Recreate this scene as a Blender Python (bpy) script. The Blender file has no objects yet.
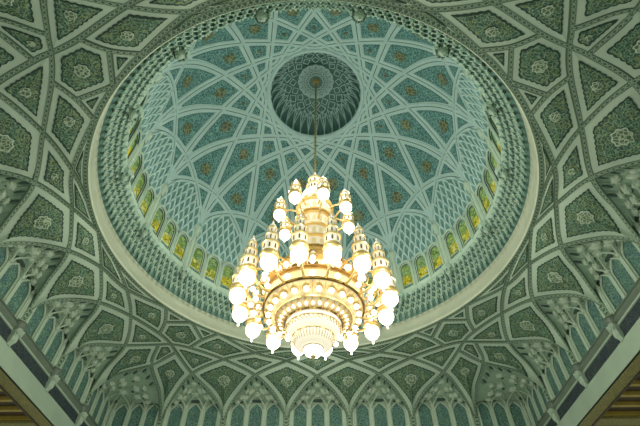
import bpy, math, random
from mathutils import Vector as V
random.seed(7)
PI = math.pi
C = bpy.context.scene.collection
def lin(c): return c/12.92 if c <= .04045 else ((c+.055)/1.055)**2.4
def rgb(r, g, b): return (lin(r/255), lin(g/255), lin(b/255), 1)

# ------------------------------------------------------------------ materials
class NT:
    def __init__(s, name):
        s.m = bpy.data.materials.new(name); s.m.use_nodes = True
        s.t = s.m.node_tree; s.b = s.t.nodes['Principled BSDF']
    def n(s, typ, **kw):
        o = s.t.nodes.new(typ)
        for k, v in kw.items():
            if k in o.inputs: o.inputs[k].default_value = v
            else: setattr(o, k, v)
        return o
    def l(s, a, b): s.t.links.new(a, b)
    def math(s, op, a, b=None):
        o = s.t.nodes.new('ShaderNodeMath'); o.operation = op
        for i, x in enumerate((a, b)):
            if x is None: continue
            if isinstance(x, (int, float)): o.inputs[i].default_value = x
            else: s.l(x, o.inputs[i])
        return o.outputs[0]
    def mix(s, f, a, b):
        o = s.t.nodes.new('ShaderNodeMix'); o.data_type = 'RGBA'
        for i, x in ((0, f), (6, a), (7, b)):
            if isinstance(x, (int, float, tuple)): o.inputs[i].default_value = x
            else: s.l(x, o.inputs[i])
        return o.outputs[2]
    def ramp(s, f, stops, const=False):
        o = s.t.nodes.new('ShaderNodeValToRGB'); e = o.color_ramp
        if const: e.interpolation = 'CONSTANT'
        while len(e.elements) < len(stops): e.elements.new(.5)
        for i, (p, c) in enumerate(stops): e.elements[i].position = p; e.elements[i].color = c
        s.l(f, o.inputs[0]); return o.outputs[0]
    def coord(s, kind='Object'):
        return s.t.nodes.new('ShaderNodeTexCoord').outputs[kind]
    def bump(s, h, dist=.03, st=.6):
        o = s.n('ShaderNodeBump'); o.inputs['Distance'].default_value = dist; o.inputs['Strength'].default_value = st
        s.l(h, o.inputs['Height']); s.l(o.outputs[0], s.b.inputs['Normal'])

def stone(name, col, rough=.6, var=.12, scale=1.2):
    k = NT(name)
    nz = k.n('ShaderNodeTexNoise', Scale=scale, Detail=5.0); k.l(k.coord(), nz.inputs['Vector'])
    lo = tuple(c*(1-var) for c in col[:3])+(1,); hi = tuple(min(1, c*(1+var)) for c in col[:3])+(1,)
    k.l(k.ramp(nz.outputs[0], [(.3, lo), (.7, hi)]), k.b.inputs['Base Color'])
    k.b.inputs['Roughness'].default_value = rough
    return k.m
def arabesque(name, ground, a, b, c, scale=3.4):
    """scrolling leaf pattern: ground colour, two leaf tones and pale stems"""
    k = NT(name); co = k.coord()
    nz = k.n('ShaderNodeTexNoise', Scale=2.2, Detail=2.0); k.l(co, nz.inputs['Vector'])
    mx = k.n('ShaderNodeVectorMath', operation='MULTIPLY_ADD'); k.l(nz.outputs[1], mx.inputs[0]); mx.inputs[1].default_value = (.35, .35, .35); k.l(co, mx.inputs[2])
    v = k.n('ShaderNodeTexVoronoi', Scale=scale); k.l(mx.outputs[0], v.inputs['Vector'])
    v2 = k.n('ShaderNodeTexVoronoi', Scale=scale*2.1, feature='DISTANCE_TO_EDGE'); k.l(mx.outputs[0], v2.inputs['Vector'])
    swirl = k.math('SINE', k.math('MULTIPLY', v.outputs['Distance'], 22.0))
    leaf = k.ramp(swirl, [(.35, (0, 0, 0, 1)), (.6, (1, 1, 1, 1))])
    tone = k.ramp(v.outputs['Color'], [(.3, a), (.62, b)])
    c1 = k.mix(leaf, ground, tone)
    stem = k.ramp(v2.outputs['Distance'], [(.03, (1, 1, 1, 1)), (.10, (0, 0, 0, 1))])
    c2 = k.mix(k.math('MULTIPLY', stem, .62), c1, c)
    k.l(c2, k.b.inputs['Base Color']); k.b.inputs['Roughness'].default_value = .65
    k.bump(swirl, .03, .5)
    return k.m
def lattice(name, light, dark, scale=7.0):
    k = NT(name)
    v = k.n('ShaderNodeTexVoronoi', Scale=scale, feature='DISTANCE_TO_EDGE'); k.l(k.coord(), v.inputs['Vector'])
    k.l(k.ramp(v.outputs['Distance'], [(.06, light), (.13, dark)]), k.b.inputs['Base Color'])
    k.b.inputs['Roughness'].default_value = .6
    return k.m
def hatch(name, light, dark, pitch=.30):
    """running lattice of the rib strips: u runs in metres along the rib, v -1..1 across"""
    k = NT(name); uv = k.coord('UV'); sp = k.n('ShaderNodeSeparateXYZ'); k.l(uv, sp.inputs[0])
    u = k.math('MULTIPLY', sp.outputs[0], 1/pitch); v = sp.outputs[1]
    d1 = k.math('ABSOLUTE', k.math('SUBTRACT', k.math('FRACT', k.math('ADD', u, k.math('MULTIPLY', v, .5))), .5))
    d2 = k.math('ABSOLUTE', k.math('SUBTRACT', k.math('FRACT', k.math('SUBTRACT', u, k.math('MULTIPLY', v, .5))), .5))
    m = k.math('MINIMUM', d1, d2)
    e = k.math('GREATER_THAN', k.math('ABSOLUTE', v), .72)
    f = k.math('MAXIMUM', k.math('LESS_THAN', m, .13), 0.0)
    col = k.mix(f, dark, light); col = k.mix(e, col, tuple(.5*(x+y) for x, y in zip(light, dark)))
    k.l(col, k.b.inputs['Base Color']); k.b.inputs['Roughness'].default_value = .6
    return k.m
def metal(name, col, rough=.3, met=1.0):
    k = NT(name); k.b.inputs['Base Color'].default_value = col; k.b.inputs['Metallic'].default_value = met
    nz = k.n('ShaderNodeTexNoise', Scale=14.0); k.l(k.coord(), nz.inputs['Vector'])
    k.l(k.math('ADD', k.math('MULTIPLY', nz.outputs[0], .2), rough-.1), k.b.inputs['Roughness'])
    return k.m
def glow(name, col, st, base=(.9, .85, .75, 1)):
    k = NT(name); k.b.inputs['Base Color'].default_value = base
    k.b.inputs['Emission Color'].default_value = col; k.b.inputs['Emission Strength'].default_value = st
    k.b.inputs['Roughness'].default_value = .25
    return k.m

M = {}
M['cream'] = stone('cream_plaster', rgb(190, 206, 184), .55, .05)
M['band'] = stone('pale_stone_band', rgb(214, 216, 190), .5, .05)
M['rim_dark'] = stone('shaded_green_outline', rgb(40, 66, 54), .7, .1)  # painted outline; its darkness also stands for shading at the relief's edge
M['panel'] = arabesque('green_arabesque', rgb(64, 96, 80), rgb(102, 140, 110), rgb(126, 138, 84), rgb(160, 182, 150), 2.8)
M['medal'] = lattice('cream_lattice_medallion', rgb(182, 194, 164), rgb(92, 114, 88), 6.5)
M['hatch'] = hatch('rib_lattice', rgb(160, 178, 152), rgb(80, 106, 86), .24)
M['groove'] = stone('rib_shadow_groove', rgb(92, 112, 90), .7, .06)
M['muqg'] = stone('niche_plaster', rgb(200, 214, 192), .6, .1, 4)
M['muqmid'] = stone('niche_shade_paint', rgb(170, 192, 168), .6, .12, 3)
M['muqhol'] = stone('niche_hollow_shade', rgb(74, 96, 84), .6, .12, 3)  # dark tone stands for the shade in niche hollows and under hoods
M['dcream'] = stone('cool_lit_dome_plaster', rgb(184, 208, 202), .6, .05)  # plaster colour carries the dome's cooler light as a bluish tint
M['dgroove'] = stone('dome_recess_shade', rgb(76, 98, 88), .7, .05)  # shade of rib grooves and window reveals is put into this colour
M['dpanel'] = arabesque('teal_arabesque', rgb(62, 108, 112), rgb(116, 166, 158), rgb(90, 138, 126), rgb(160, 200, 186), 2.0)
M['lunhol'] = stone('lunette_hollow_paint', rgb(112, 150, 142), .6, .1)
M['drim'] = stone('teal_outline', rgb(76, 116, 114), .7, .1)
M['dmedal'] = lattice('bronze_rosette', rgb(140, 146, 110), rgb(92, 96, 68), 3.2)
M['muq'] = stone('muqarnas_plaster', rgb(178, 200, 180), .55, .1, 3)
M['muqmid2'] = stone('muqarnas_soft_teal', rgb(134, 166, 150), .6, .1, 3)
M['muqdark'] = stone('muqarnas_hollow_shade', rgb(96, 130, 120), .6, .15, 3)  # shade in the muqarnas hollows laid in as a darker teal-green
M['nichetile'] = arabesque('teal_floral_tile', rgb(66, 108, 98), rgb(106, 152, 134), rgb(84, 124, 138), rgb(156, 182, 156), 3.0)
M['grey'] = stone('grey_stone_moulding', rgb(116, 128, 112), .4, .08)
M['navy'] = arabesque('navy_floral_band', rgb(30, 42, 58), rgb(58, 74, 84), rgb(84, 92, 84), rgb(86, 96, 92), 4.5)
M['marble'] = stone('pale_marble', rgb(180, 196, 174), .45, .08, .6)
M['gold_mosaic'] = arabesque('gold_mosaic', rgb(122, 112, 56), rgb(176, 156, 82), rgb(142, 138, 80), rgb(196, 184, 118), 5)
M['wood'] = stone('brown_wood', rgb(74, 56, 34), .5, .25, 2)
M['woodgold'] = stone('gilded_batten', rgb(178, 152, 66), .55, .15, 2)
M['brass'] = metal('polished_brass', rgb(236, 204, 136), .32, .7)
M['rodgold'] = stone('aged_gilt_rod', rgb(150, 138, 84), .4, .1, 5)
M['darkbrass'] = metal('dark_brass_rim', rgb(122, 100, 52), .35)
M['globe'] = glow('lit_frosted_glass', (1, .90, .70, 1), 2.6)
M['tower'] = glow('lit_cream_glass', (1, .84, .55, 1), .38)
M['bowl'] = glow('lit_bowl_glass', (1, .88, .62, 1), .62)
M['crystal'] = glow('golden_crystal_added_glow', (1, .80, .46, 1), .26, (.86, .7, .4, 1))  # emission added so basket and column slots look flooded with lamp light
M['slot'] = stone('small_tower_window', rgb(120, 96, 52), .6)
M['ocdark'] = stone('oculus_flute', rgb(88, 124, 116), .6, .12)
M['oculite'] = stone('oculus_rosette_ground', rgb(96, 126, 118), .6, .1)

def stained():
    k = NT('stained_glass'); co = k.coord('UV'); sp = k.n('ShaderNodeSeparateXYZ'); k.l(co, sp.inputs[0])
    v = k.n('ShaderNodeTexVoronoi', Scale=3.6); k.l(k.coord('Object'), v.inputs['Vector'])
    v2 = k.n('ShaderNodeTexVoronoi', Scale=3.6, feature='DISTANCE_TO_EDGE'); k.l(k.coord('Object'), v2.inputs['Vector'])
    up = k.ramp(v.outputs['Color'], [(.2, rgb(92, 126, 60)), (.5, rgb(156, 182, 100)), (.75, rgb(126, 160, 124))])
    dn = k.ramp(v.outputs['Color'], [(.25, rgb(196, 176, 30)), (.45, rgb(226, 208, 60)), (.65, rgb(110, 130, 24)), (.85, rgb(236, 226, 130))])
    f = k.ramp(sp.outputs[1], [(.38, (1, 1, 1, 1)), (.52, (0, 0, 0, 1))])
    c = k.mix(f, up, dn)
    ld = k.math('LESS_THAN', v2.outputs['Distance'], .035)
    c = k.mix(ld, c, rgb(30, 46, 18))
    k.l(c, k.b.inputs['Emission Color']); k.b.inputs['Emission Strength'].default_value = .66
    k.b.inputs['Base Color'].default_value = rgb(60, 80, 30); k.b.inputs['Roughness'].default_value = .2
    return k.m
M['stained'] = stained()

# ------------------------------------------------------------------ mesh helper
class MB:
    def __init__(s): s.v = []; s.f = []; s.mi = []; s.uv = []; s.mats = []
    def m(s, key):
        if key not in s.mats: s.mats.append(key)
        return s.mats.index(key)
    def add(s, vs, fs, key, uvs=None):
        b = len(s.v); i = s.m(key); s.v += [tuple(p) for p in vs]
        for f in fs:
            s.f.append([b+q for q in f]); s.mi.append(i)
            s.uv.append([uvs[q] for q in f] if uvs else [(0, 0)]*len(f))
    def box(s, c, sx, sy, sz, key, rz=0):
        ca, sa = math.cos(rz), math.sin(rz); vs = []
        for x in (-1, 1):
            for y in (-1, 1):
                for z in (-1, 1):
                    px, py = x*sx/2, y*sy/2
                    vs.append((c[0]+px*ca-py*sa, c[1]+px*sa+py*ca, c[2]+z*sz/2))
        s.add(vs, [(0, 1, 3, 2), (4, 6, 7, 5), (0, 4, 5, 1), (2, 3, 7, 6), (0, 2, 6, 4), (1, 5, 7, 3)], key)
    def lathe(s, prof, key, n=24, c=(0, 0), a0=0, a1=2*PI):
        full = abs(a1-a0-2*PI) < 1e-6; k = n if full else n+1; vs = []
        for r, z in prof:
            for i in range(k):
                a = a0+(a1-a0)*i/n; vs.append((c[0]+r*math.sin(a), c[1]-r*math.cos(a), z))
        fs = []
        for j in range(len(prof)-1):
            for i in range(n):
                i2 = (i+1) % k; fs.append((j*k+i, j*k+i2, (j+1)*k+i2, (j+1)*k+i))
        s.add(vs, fs, key)
    def tube(s, pts, r, key, n=6, r1=None):
        pts = [V(p) for p in pts]; vs = []; ref = None; N = len(pts)
        for i, p in enumerate(pts):
            t = (pts[min(i+1, N-1)]-pts[max(i-1, 0)]).normalized()
            if ref is None: ref = V((0, 0, 1)) if abs(t.z) < .9 else V((1, 0, 0))
            a = t.cross(ref).normalized(); b = t.cross(a).normalized(); ref = b.cross(t) if False else ref
            rr = r if r1 is None else r+(r1-r)*i/(N-1)
            for q in range(n): vs.append(p+a*rr*math.cos(2*PI*q/n)+b*rr*math.sin(2*PI*q/n))
        fs = [(i*n+q, i*n+(q+1) % n, (i+1)*n+(q+1) % n, (i+1)*n+q) for i in range(N-1) for q in range(n)]
        fs += [tuple(range(n)), tuple((N-1)*n+q for q in range(n))]
        s.add(vs, fs, key)
    def strip(s, pts, nor, prof, key):
        """sweep an open profile [(across, out)] along pts; nor = outward normal at each point"""
        N = len(pts); k = len(prof); vs = []; uv = []; L = 0; w = max(abs(a) for a, b in prof)
        for i, p in enumerate(pts):
            t = (pts[min(i+1, N-1)]-pts[max(i-1, 0)]).normalized()
            if i: L += (pts[i]-pts[i-1]).length
            n = (nor[i]-t*nor[i].dot(t)).normalized(); a = t.cross(n)
            for x, h in prof: vs.append(p+a*x+n*h); uv.append((L, x/w))
        s.add(vs, [(i*k+q, i*k+q+1, (i+1)*k+q+1, (i+1)*k+q) for i in range(N-1) for q in range(k-1)], key, uv)
    def hood(s, o, r, u, n, w, h, d, key, dark, drop=0):
        """one muqarnas cell: pointed hood with a hollow behind and a hanging drop"""
        arch = [(-.5, 0), (-.5, .38), (-.34, .7), (0, 1), (.34, .7), (.5, .38), (.5, 0)]
        fr = [o+r*(x*w)+u*(y*h)+n*d*(.35+.65*y) for x, y in arch]
        inn = [o+r*(x*w*.66)+u*(y*h*.74)+n*d*(.25+.55*y) for x, y in arch]
        bk = [o+r*(x*w*1.05)+u*(y*h*1.05) for x, y in arch]
        k = 7
        s.add(fr+inn, [(i, i+1, k+i+1, k+i) for i in range(6)], key)
        s.add(fr+bk, [(i, i+1, k+i+1, k+i) for i in range(6)], key)
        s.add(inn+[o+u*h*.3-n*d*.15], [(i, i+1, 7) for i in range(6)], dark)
        if drop:
            for sx in (-.5,):
                c = o+r*(sx*w)+n*d*.45
                q = [c+r*w*.24, c+n*d*.5, c-r*w*.24, c-n*d*.2, c-u*drop, c+u*h*.4]
                s.add(q, [(0, 1, 4), (1, 2, 4), (2, 3, 4), (3, 0, 4), (0, 1, 5), (1, 2, 5), (2, 3, 5), (3, 0, 5)], key)
    def build(s, name, parent=None, smooth=False, kind=None, label=None):
        me = bpy.data.meshes.new(name); me.from_pydata(s.v, [], s.f)
        for k in s.mats: me.materials.append(M[k])
        for p, i in zip(me.polygons, s.mi): p.material_index = i; p.use_smooth = smooth
        ul = me.uv_layers.new(name='UVMap'); j = 0
        for us in s.uv:
            for q in us: ul.data[j].uv = q; j += 1
        me.update()
        o = bpy.data.objects.new(name, me); C.objects.link(o)
        if parent: o.parent = parent
        if kind: o['kind'] = kind
        if label: o['label'] = label
        return o
def empty(name, kind=None, loc=(0, 0, 0)):
    o = bpy.data.objects.new(name, None); o.location = loc; C.objects.link(o)
    if kind: o['kind'] = kind
    return o

def spline(P, n=6):
    """Catmull-Rom through P"""
    P = [V(p) for p in P]; out = []
    for i in range(len(P)-1):
        a, b = P[i], P[i+1]; p0 = P[i-1] if i else a*2-b; p3 = P[i+2] if i+2 < len(P) else b*2-a
        for k in range(n):
            t = k/n
            out.append(.5*((2*a)+(b-p0)*t+(2*p0-5*a+4*b-p3)*t*t+(3*a-p0-3*b+p3)*t**3))
    out.append(P[-1]); return out

def inside(p, poly):
    c = False; j = len(poly)-1
    for i in range(len(poly)):
        a, b = poly[i], poly[j]
        if (a[1] > p[1]) != (b[1] > p[1]) and p[0] < (b[0]-a[0])*(p[1]-a[1])/(b[1]-a[1])+a[0]: c = not c
        j = i
    return c
def dist(p, poly):
    m = 1e9
    for i in range(len(poly)):
        a = poly[i]; b = poly[(i+1) % len(poly)]; dx, dy = b[0]-a[0], b[1]-a[1]; L = dx*dx+dy*dy
        t = 0 if L < 1e-12 else max(0, min(1, ((p[0]-a[0])*dx+(p[1]-a[1])*dy)/L))
        m = min(m, math.hypot(p[0]-a[0]-t*dx, p[1]-a[1]-t*dy))
    return m
def pole(poly):
    xs = [p[0] for p in poly]; ys = [p[1] for p in poly]; x0, x1, y0, y1 = min(xs), max(xs), min(ys), max(ys); best = (-1, 0, 0)
    for it in range(3):
        bx = best
        for i in range(17):
            for j in range(17):
                p = (x0+(x1-x0)*i/16, y0+(y1-y0)*j/16)
                if inside(p, poly):
                    d = dist(p, poly)
                    if d > bx[0]: bx = (d, *p)
        best = bx; w, h = (x1-x0)/8, (y1-y0)/8
        x0, x1, y0, y1 = best[1]-w, best[1]+w, best[2]-h, best[2]+h
    return best
def resample(loop, step):
    """loop: list of edges (each a polyline of 2D/3D tuples); returns pts and scallop phase"""
    out = []; ph = []
    for e in loop:
        L = sum((e[i+1]-e[i]).length for i in range(len(e)-1)); n = max(2, int(round(L/step)))
        acc = [0]
        for i in range(len(e)-1): acc.append(acc[-1]+(e[i+1]-e[i]).length)
        j = 0
        for k in range(n):
            d = L*k/n
            while j < len(e)-2 and acc[j+1] < d: j += 1
            t = (d-acc[j])/max(1e-9, acc[j+1]-acc[j]); out.append(e[j].lerp(e[j+1], t)); ph.append((k/n, L))
    return out, ph
def panel_mesh(P3, pts2, ph, d, rim, fill, med, lobe=.36, amp=.07, lift=.04):
    """P3(i, s, lift): 3D point on the ray from the cell's centre to boundary point i. Returns panel MB, medallion MB."""
    r, cx, cy = pole(pts2)
    k = 1-d/r
    if k < .12: return None, None, (r, cx, cy)
    N = len(pts2); mb = MB(); sc = []
    sk = max(1, N//90); lo_poly = pts2[::sk]; kk = []
    for i in range(N):
        a, b = 0.0, 1.0
        for it in range(7):
            m = (a+b)/2; q = (cx+(pts2[i][0]-cx)*m, cy+(pts2[i][1]-cy)*m)
            if dist(q, lo_poly) > d: a = m
            else: b = m
        kk.append(max(a, .08))
    for i in range(N):
        t, L = ph[i]; Lk = L*k; n = max(1, round(Lk/lobe)); b = abs(math.sin(PI*n*t)); rad = math.hypot(pts2[i][0]-cx, pts2[i][1]-cy)
        a = amp*min(1, r*k/.5)
        sc.append(max(kk[i]*.8, kk[i]-(a/rad)*(1-b)))
    ring = []
    e = min(.35, .055/(r*k))
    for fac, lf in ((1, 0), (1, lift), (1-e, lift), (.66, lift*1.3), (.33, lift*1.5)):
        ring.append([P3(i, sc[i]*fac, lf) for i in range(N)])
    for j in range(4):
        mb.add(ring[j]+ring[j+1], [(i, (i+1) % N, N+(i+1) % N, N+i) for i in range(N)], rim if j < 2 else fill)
    mb.add(ring[4]+[P3(0, 0, lift*1.6)], [(i, (i+1) % N, N) for i in range(N)], fill)
    me = None
    if med and r*k > .3:
        me = MB(); f = med[1]*r*k
        # direction of elongation
        rads = [math.hypot(p[0]-cx, p[1]-cy) for p in pts2]; q = []
        for i in range(N):
            a = 2*PI*i/N; th = math.atan2(pts2[i][1]-cy, pts2[i][0]-cx)
            R = f*(1+.22*((rads[i]/r)-1))*(1+.08*math.cos(8*th)); q.append(min(sc[i]*.8, R/rads[i]))
        l2 = [P3(i, q[i], lift*1.5) for i in range(N)]; l3 = [P3(i, q[i], lift*1.5+.05) for i in range(N)]; l4 = [P3(i, q[i]*.86, lift*1.5+.06) for i in range(N)]
        me.add(l2+l3, [(i, (i+1) % N, N+(i+1) % N, N+i) for i in range(N)], rim)
        me.add(l3+l4, [(i, (i+1) % N, N+(i+1) % N, N+i) for i in range(N)], med[2])
        me.add(l4+[P3(0, 0, lift*1.5+.07)], [(i, (i+1) % N, N) for i in range(N)], med[0])
    return mb, me, (r, cx, cy)

# ------------------------------------------------------------------ the net vault between square hall and round drum
W = 15.08; BAY = 4.515
ceiling = empty('ceiling', 'structure')
def tf(k, refl):
    def f(p):
        x, y, z = p
        if refl: y = -y
        for _ in range(k): x, y = -y, x
        return V((x, y, z))
    return f
ND = dict(c0=(-13.05, 0, 16.38), c1=(-12.93, 4.46, 16.44), c2=(-12.75, 9.05, 16.5), S=(-11.73, 11.73, 16.63), U=(-12.37, 2.22, 17.22), AK=(-11.91, 6.7, 17.1),
          Na=(-10.92, 9.93, 17.09), Nb=(-9.93, 10.92, 17.09), P1=(-10.68, 8.97, 17.3), P3=(-8.97, 10.68, 17.3), P2=(-10.19, 10.19, 17.28), P6=(-10.13, 8.03, 17.56), P4=(-8.03, 10.13, 17.56),
          P5=(-8.5, 8.5, 17.86), Q6=(-9.87, 6.9, 17.87), T=(-11.61, 4.43, 17.42), V2=(-11.9, 2.22, 17.88), Vv=(-12.06, 0, 17.9),
          l3=(-W, BAY/2, 14.2), m3=(-W, -BAY/2, 14.2), l2=(-W, BAY*1.5, 14.2), l1=(-W, BAY*2.5, 14.2), b1=(-BAY*2.5, W, 14.2), b2=(-BAY*1.5, W, 14.2))
ND['AKb'] = (-6.7, 11.91, 17.1); ND['c1b'] = (-4.46, 12.93, 16.44); ND['c2b'] = (-9.05, 12.75, 16.5); ND['b3'] = (-BAY/2, W, 14.2)
ND['Um'] = (-12.37, -2.22, 17.22)
def col_arc(c, k):
    a, b = V(ND[c]), V(ND[k]); out = []
    for f, g in ((0, 0), (.10, .30), (.40, .66), (1, 1)):
        p = a.lerp(b, f); p.z = a.z+(b.z-a.z)*g; out.append(p)
    return out
# every rib as a list of node names; the dictionary remembers the polyline between neighbouring nodes
RIBS = [['b1', 'S', 'Na'], ['P1', 'P6', 'Q6'], ['l3', 'c1', 'AK', 'P1', 'P2', 'Nb', 'c2b', 'b2'], ['l1', 'c2', 'AK', 'T', 'V2'],
        ['m3', 'c0', 'U', 'T', 'Q6', 'P5'], ['l2', 'c1', 'U', 'Vv'], ['P6', 'P5']]
SEG = {}; RIBPTS = []
COLS = {'l1', 'l2', 'l3', 'm3', 'b1', 'b2', 'b3'}
for rb in RIBS:
    ctrl = []; idx = {}
    for i, nme in enumerate(rb):
        if nme in COLS and i == 0:
            a = col_arc(nme, rb[1]); ctrl += a[:-1]; idx[nme] = 0
        elif nme in COLS:
            a = col_arc(nme, rb[i-1]); ctrl += a[:-1][::-1]; idx[nme] = len(ctrl)-1
        else:
            ctrl.append(V(ND[nme])); idx[nme] = len(ctrl)-1
    pts = spline(ctrl, 6); RIBPTS.append(pts)
    for a, b in zip(rb, rb[1:]): SEG[(a, b)] = pts[idx[a]*6:idx[b]*6+1]
def swapd(p): return V((-p.y, -p.x, p.z))         # mirror about the corner diagonal
MIR = dict(S='S', Na='Nb', Nb='Na', P1='P3', P3='P1', P2='P2', P6='P4', P4='P6', P5='P5', c2='c2b', c2b='c2', AK='AKb', AKb='AK', l1='b1', b1='l1', l2='b2', b2='l2', l3='b3', b3='l3', c1='c1b', c1b='c1')
def seg(a, b):
    for (x, y, fn) in ((a, b, None), (MIR.get(a), MIR.get(b), swapd)):
        for p, q, rev in ((x, y, False), (y, x, True)):
            if (p, q) in SEG:
                s = SEG[(p, q)]; s = [fn(v) for v in s] if fn else list(s)
                return s[::-1] if rev else s
    # mirrored across the wall's middle
    fl = {'l3': 'm3', 'm3': 'l3', 'c0': 'c0', 'U': 'Um', 'Um': 'U', 'Vv': 'Vv'}
    x, y = fl.get(a), fl.get(b)
    for p, q, rev in ((x, y, False), (y, x, True)):
        if (p, q) in SEG:
            s = [V((v.x, -v.y, v.z)) for v in SEG[(p, q)]]; return s[::-1] if rev else s
    if 'ring' in (a, b): raise KeyError
    return [V(ND[a]), V(ND[b])]
def ringarc(a, b, n=8):
    a, b = V(ND[a]), V(ND[b]); t0 = math.atan2(a.y, a.x); t1 = math.atan2(b.y, b.x)
    if t1-t0 > PI: t1 -= 2*PI
    if t0-t1 > PI: t1 += 2*PI
    r0, r1 = math.hypot(a.x, a.y), math.hypot(b.x, b.y); out = []
    for i in range(n+1):
        t = t0+(t1-t0)*i/n; s = i/n; r = r0+(r1-r0)*s; out.append(V((r*math.cos(t), r*math.sin(t), a.z+(b.z-a.z)*s)))
    out[0] = a; out[-1] = b
    return out
# cell: name, loop of nodes, copies (8 = every octant, 4s = symmetric about the wall's middle, 4d = about the diagonal), medallion, inset
CELLS = [('kite_panel', ['l3', 'c0', 'U', 'c1'], 8, 1), ('kite_panel', ['l2', 'c1', 'AK', 'c2'], 8, 1), ('kite_panel', ['l1', 'c2', 'Na', 'S'], 8, 1),
         ('diamond_panel', ['c0', 'U', 'Vv', 'Um'], 4, 1), ('diamond_panel', ['c1', 'U', 'T', 'AK'], 8, 1), ('corner_panel', ['c2', 'AK', 'P1', 'P2', 'Na'], 8, 1), ('diamond_panel', ['S', 'Na', 'P2', 'Nb'], 4, 1),
         ('sliver_panel', ['U', 'Vv', 'V2', 'T'], 8, 0), ('pentagon_panel', ['AK', 'T', 'Q6', 'P6', 'P1'], 8, 1),
         ('hexagon_panel', ['P2', 'P1', 'P6', 'P5', 'P4', 'P3'], 4, 1), ('triangle_panel', ['P6', 'Q6', 'P5'], 8, 0), ('sliver_panel', ['T', 'V2', 'Q6'], 8, 0)]
shell = MB(); NP = []
def ringseg(a, b):
    return {a, b} in ({'Vv', 'V2'}, {'V2', 'Q6'})
def make_cell(nm, loop, med):
    edges = []
    for a, b in zip(loop, loop[1:]+loop[:1]):
        edges.append(ringarc(a, b) if ringseg(a, b) else seg(a, b))
    pts, ph = resample(edges, .07)
    # best-fit plane
    N = len(pts); c = sum(pts, V((0, 0, 0)))/N; nrm = V((0, 0, 0))
    for i in range(N):
        a, b = pts[i]-c, pts[(i+1) % N]-c; nrm += a.cross(b)
    nrm.normalize()
    if nrm.z > 0: nrm = -nrm                      # towards the hall
    ex = (pts[0]-c); ex = (ex-nrm*ex.dot(nrm)).normalized(); ey = nrm.cross(ex)
    p2 = [((p-c).dot(ex), (p-c).dot(ey)) for p in pts]
    r, cx, cy = pole(p2); w = 0; h = 0
    for p, q in zip(pts, p2):
        k = 1/(.05+(q[0]-cx)**2+(q[1]-cy)**2); w += k; h += k*(p-c).dot(nrm)
    c3 = c+ex*cx+ey*cy+nrm*(h/w-.02)
    P3 = lambda i, s, lf: c3+(pts[i]-c3)*s+nrm*lf
    small = r < .62
    d = .16 if nm == 'sliver_panel' else (.25 if small else (.37 if nm == 'kite_panel' else .31))
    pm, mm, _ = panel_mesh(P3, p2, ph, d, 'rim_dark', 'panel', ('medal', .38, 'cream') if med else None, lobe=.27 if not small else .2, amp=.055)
    return pts, c3, pm, mm
def xf_mb(mb, f):
    o = MB(); o.v = [tuple(f(p)) for p in mb.v]; o.f = mb.f; o.mi = mb.mi; o.uv = mb.uv; o.mats = mb.mats; return o
for nm, loop, cnt, med in CELLS:
    pts, c3, pm, mm = make_cell(nm, loop, med)
    for k in range(4):
        for rf in ((0, 1) if cnt == 8 else (0,)):
            f = tf(k, rf); N = len(pts)
            q = [f(p) for p in pts]+[f(c3+(p-c3)*.5) for p in pts]+[f(c3)]
            shell.add(q, [(i, (i+1) % N, N+(i+1) % N, N+i) for i in range(N)]+[(N+i, N+(i+1) % N, 2*N) for i in range(N)], 'cream')
            if pm:
                o = xf_mb(pm, f).build(nm, ceiling)
                if mm: xf_mb(mm, f).build('medallion', o)
shell.build('vault_shell', ceiling)
def down_normals(pts):
    out = []
    for p in pts:
        side = V((-p.x, 0, 0)) if abs(p.x) > abs(p.y) else V((0, -p.y, 0))
        side.normalize(); g = max(0, min(1, (17.2-p.z)/2.4))
        out.append((V((0, 0, -1))*(1-.75*g)+side*(.15+.9*g)).normalized())
    return out
for rb, pts in zip(RIBS, RIBPTS):
    for k in range(4):
        for rf in (0, 1):
            f = tf(k, rf); q = [f(p) for p in pts]; nn = down_normals(q); mb = MB()
            short = len(rb) == 2
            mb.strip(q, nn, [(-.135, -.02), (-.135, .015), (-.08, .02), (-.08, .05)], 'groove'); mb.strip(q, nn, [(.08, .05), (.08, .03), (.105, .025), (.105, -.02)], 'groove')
            mb.strip(q, nn, [(-.08, .05), (.08, .05)], 'hatch')
            mb.build('rib', ceiling)
mb = MB(); q = []; N = 240
for i in range(N+1):
    a = 2*PI*i/N; q.append(V((11.98*math.cos(a), 11.98*math.sin(a), 17.88)))
nn = [V((0, 0, -1))]*(N+1)
mb.strip(q, nn, [(-.13, -.05), (-.13, .05), (.13, .05), (.13, -.05)], 'hatch'); mb.build('ring_rib', ceiling)

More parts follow.
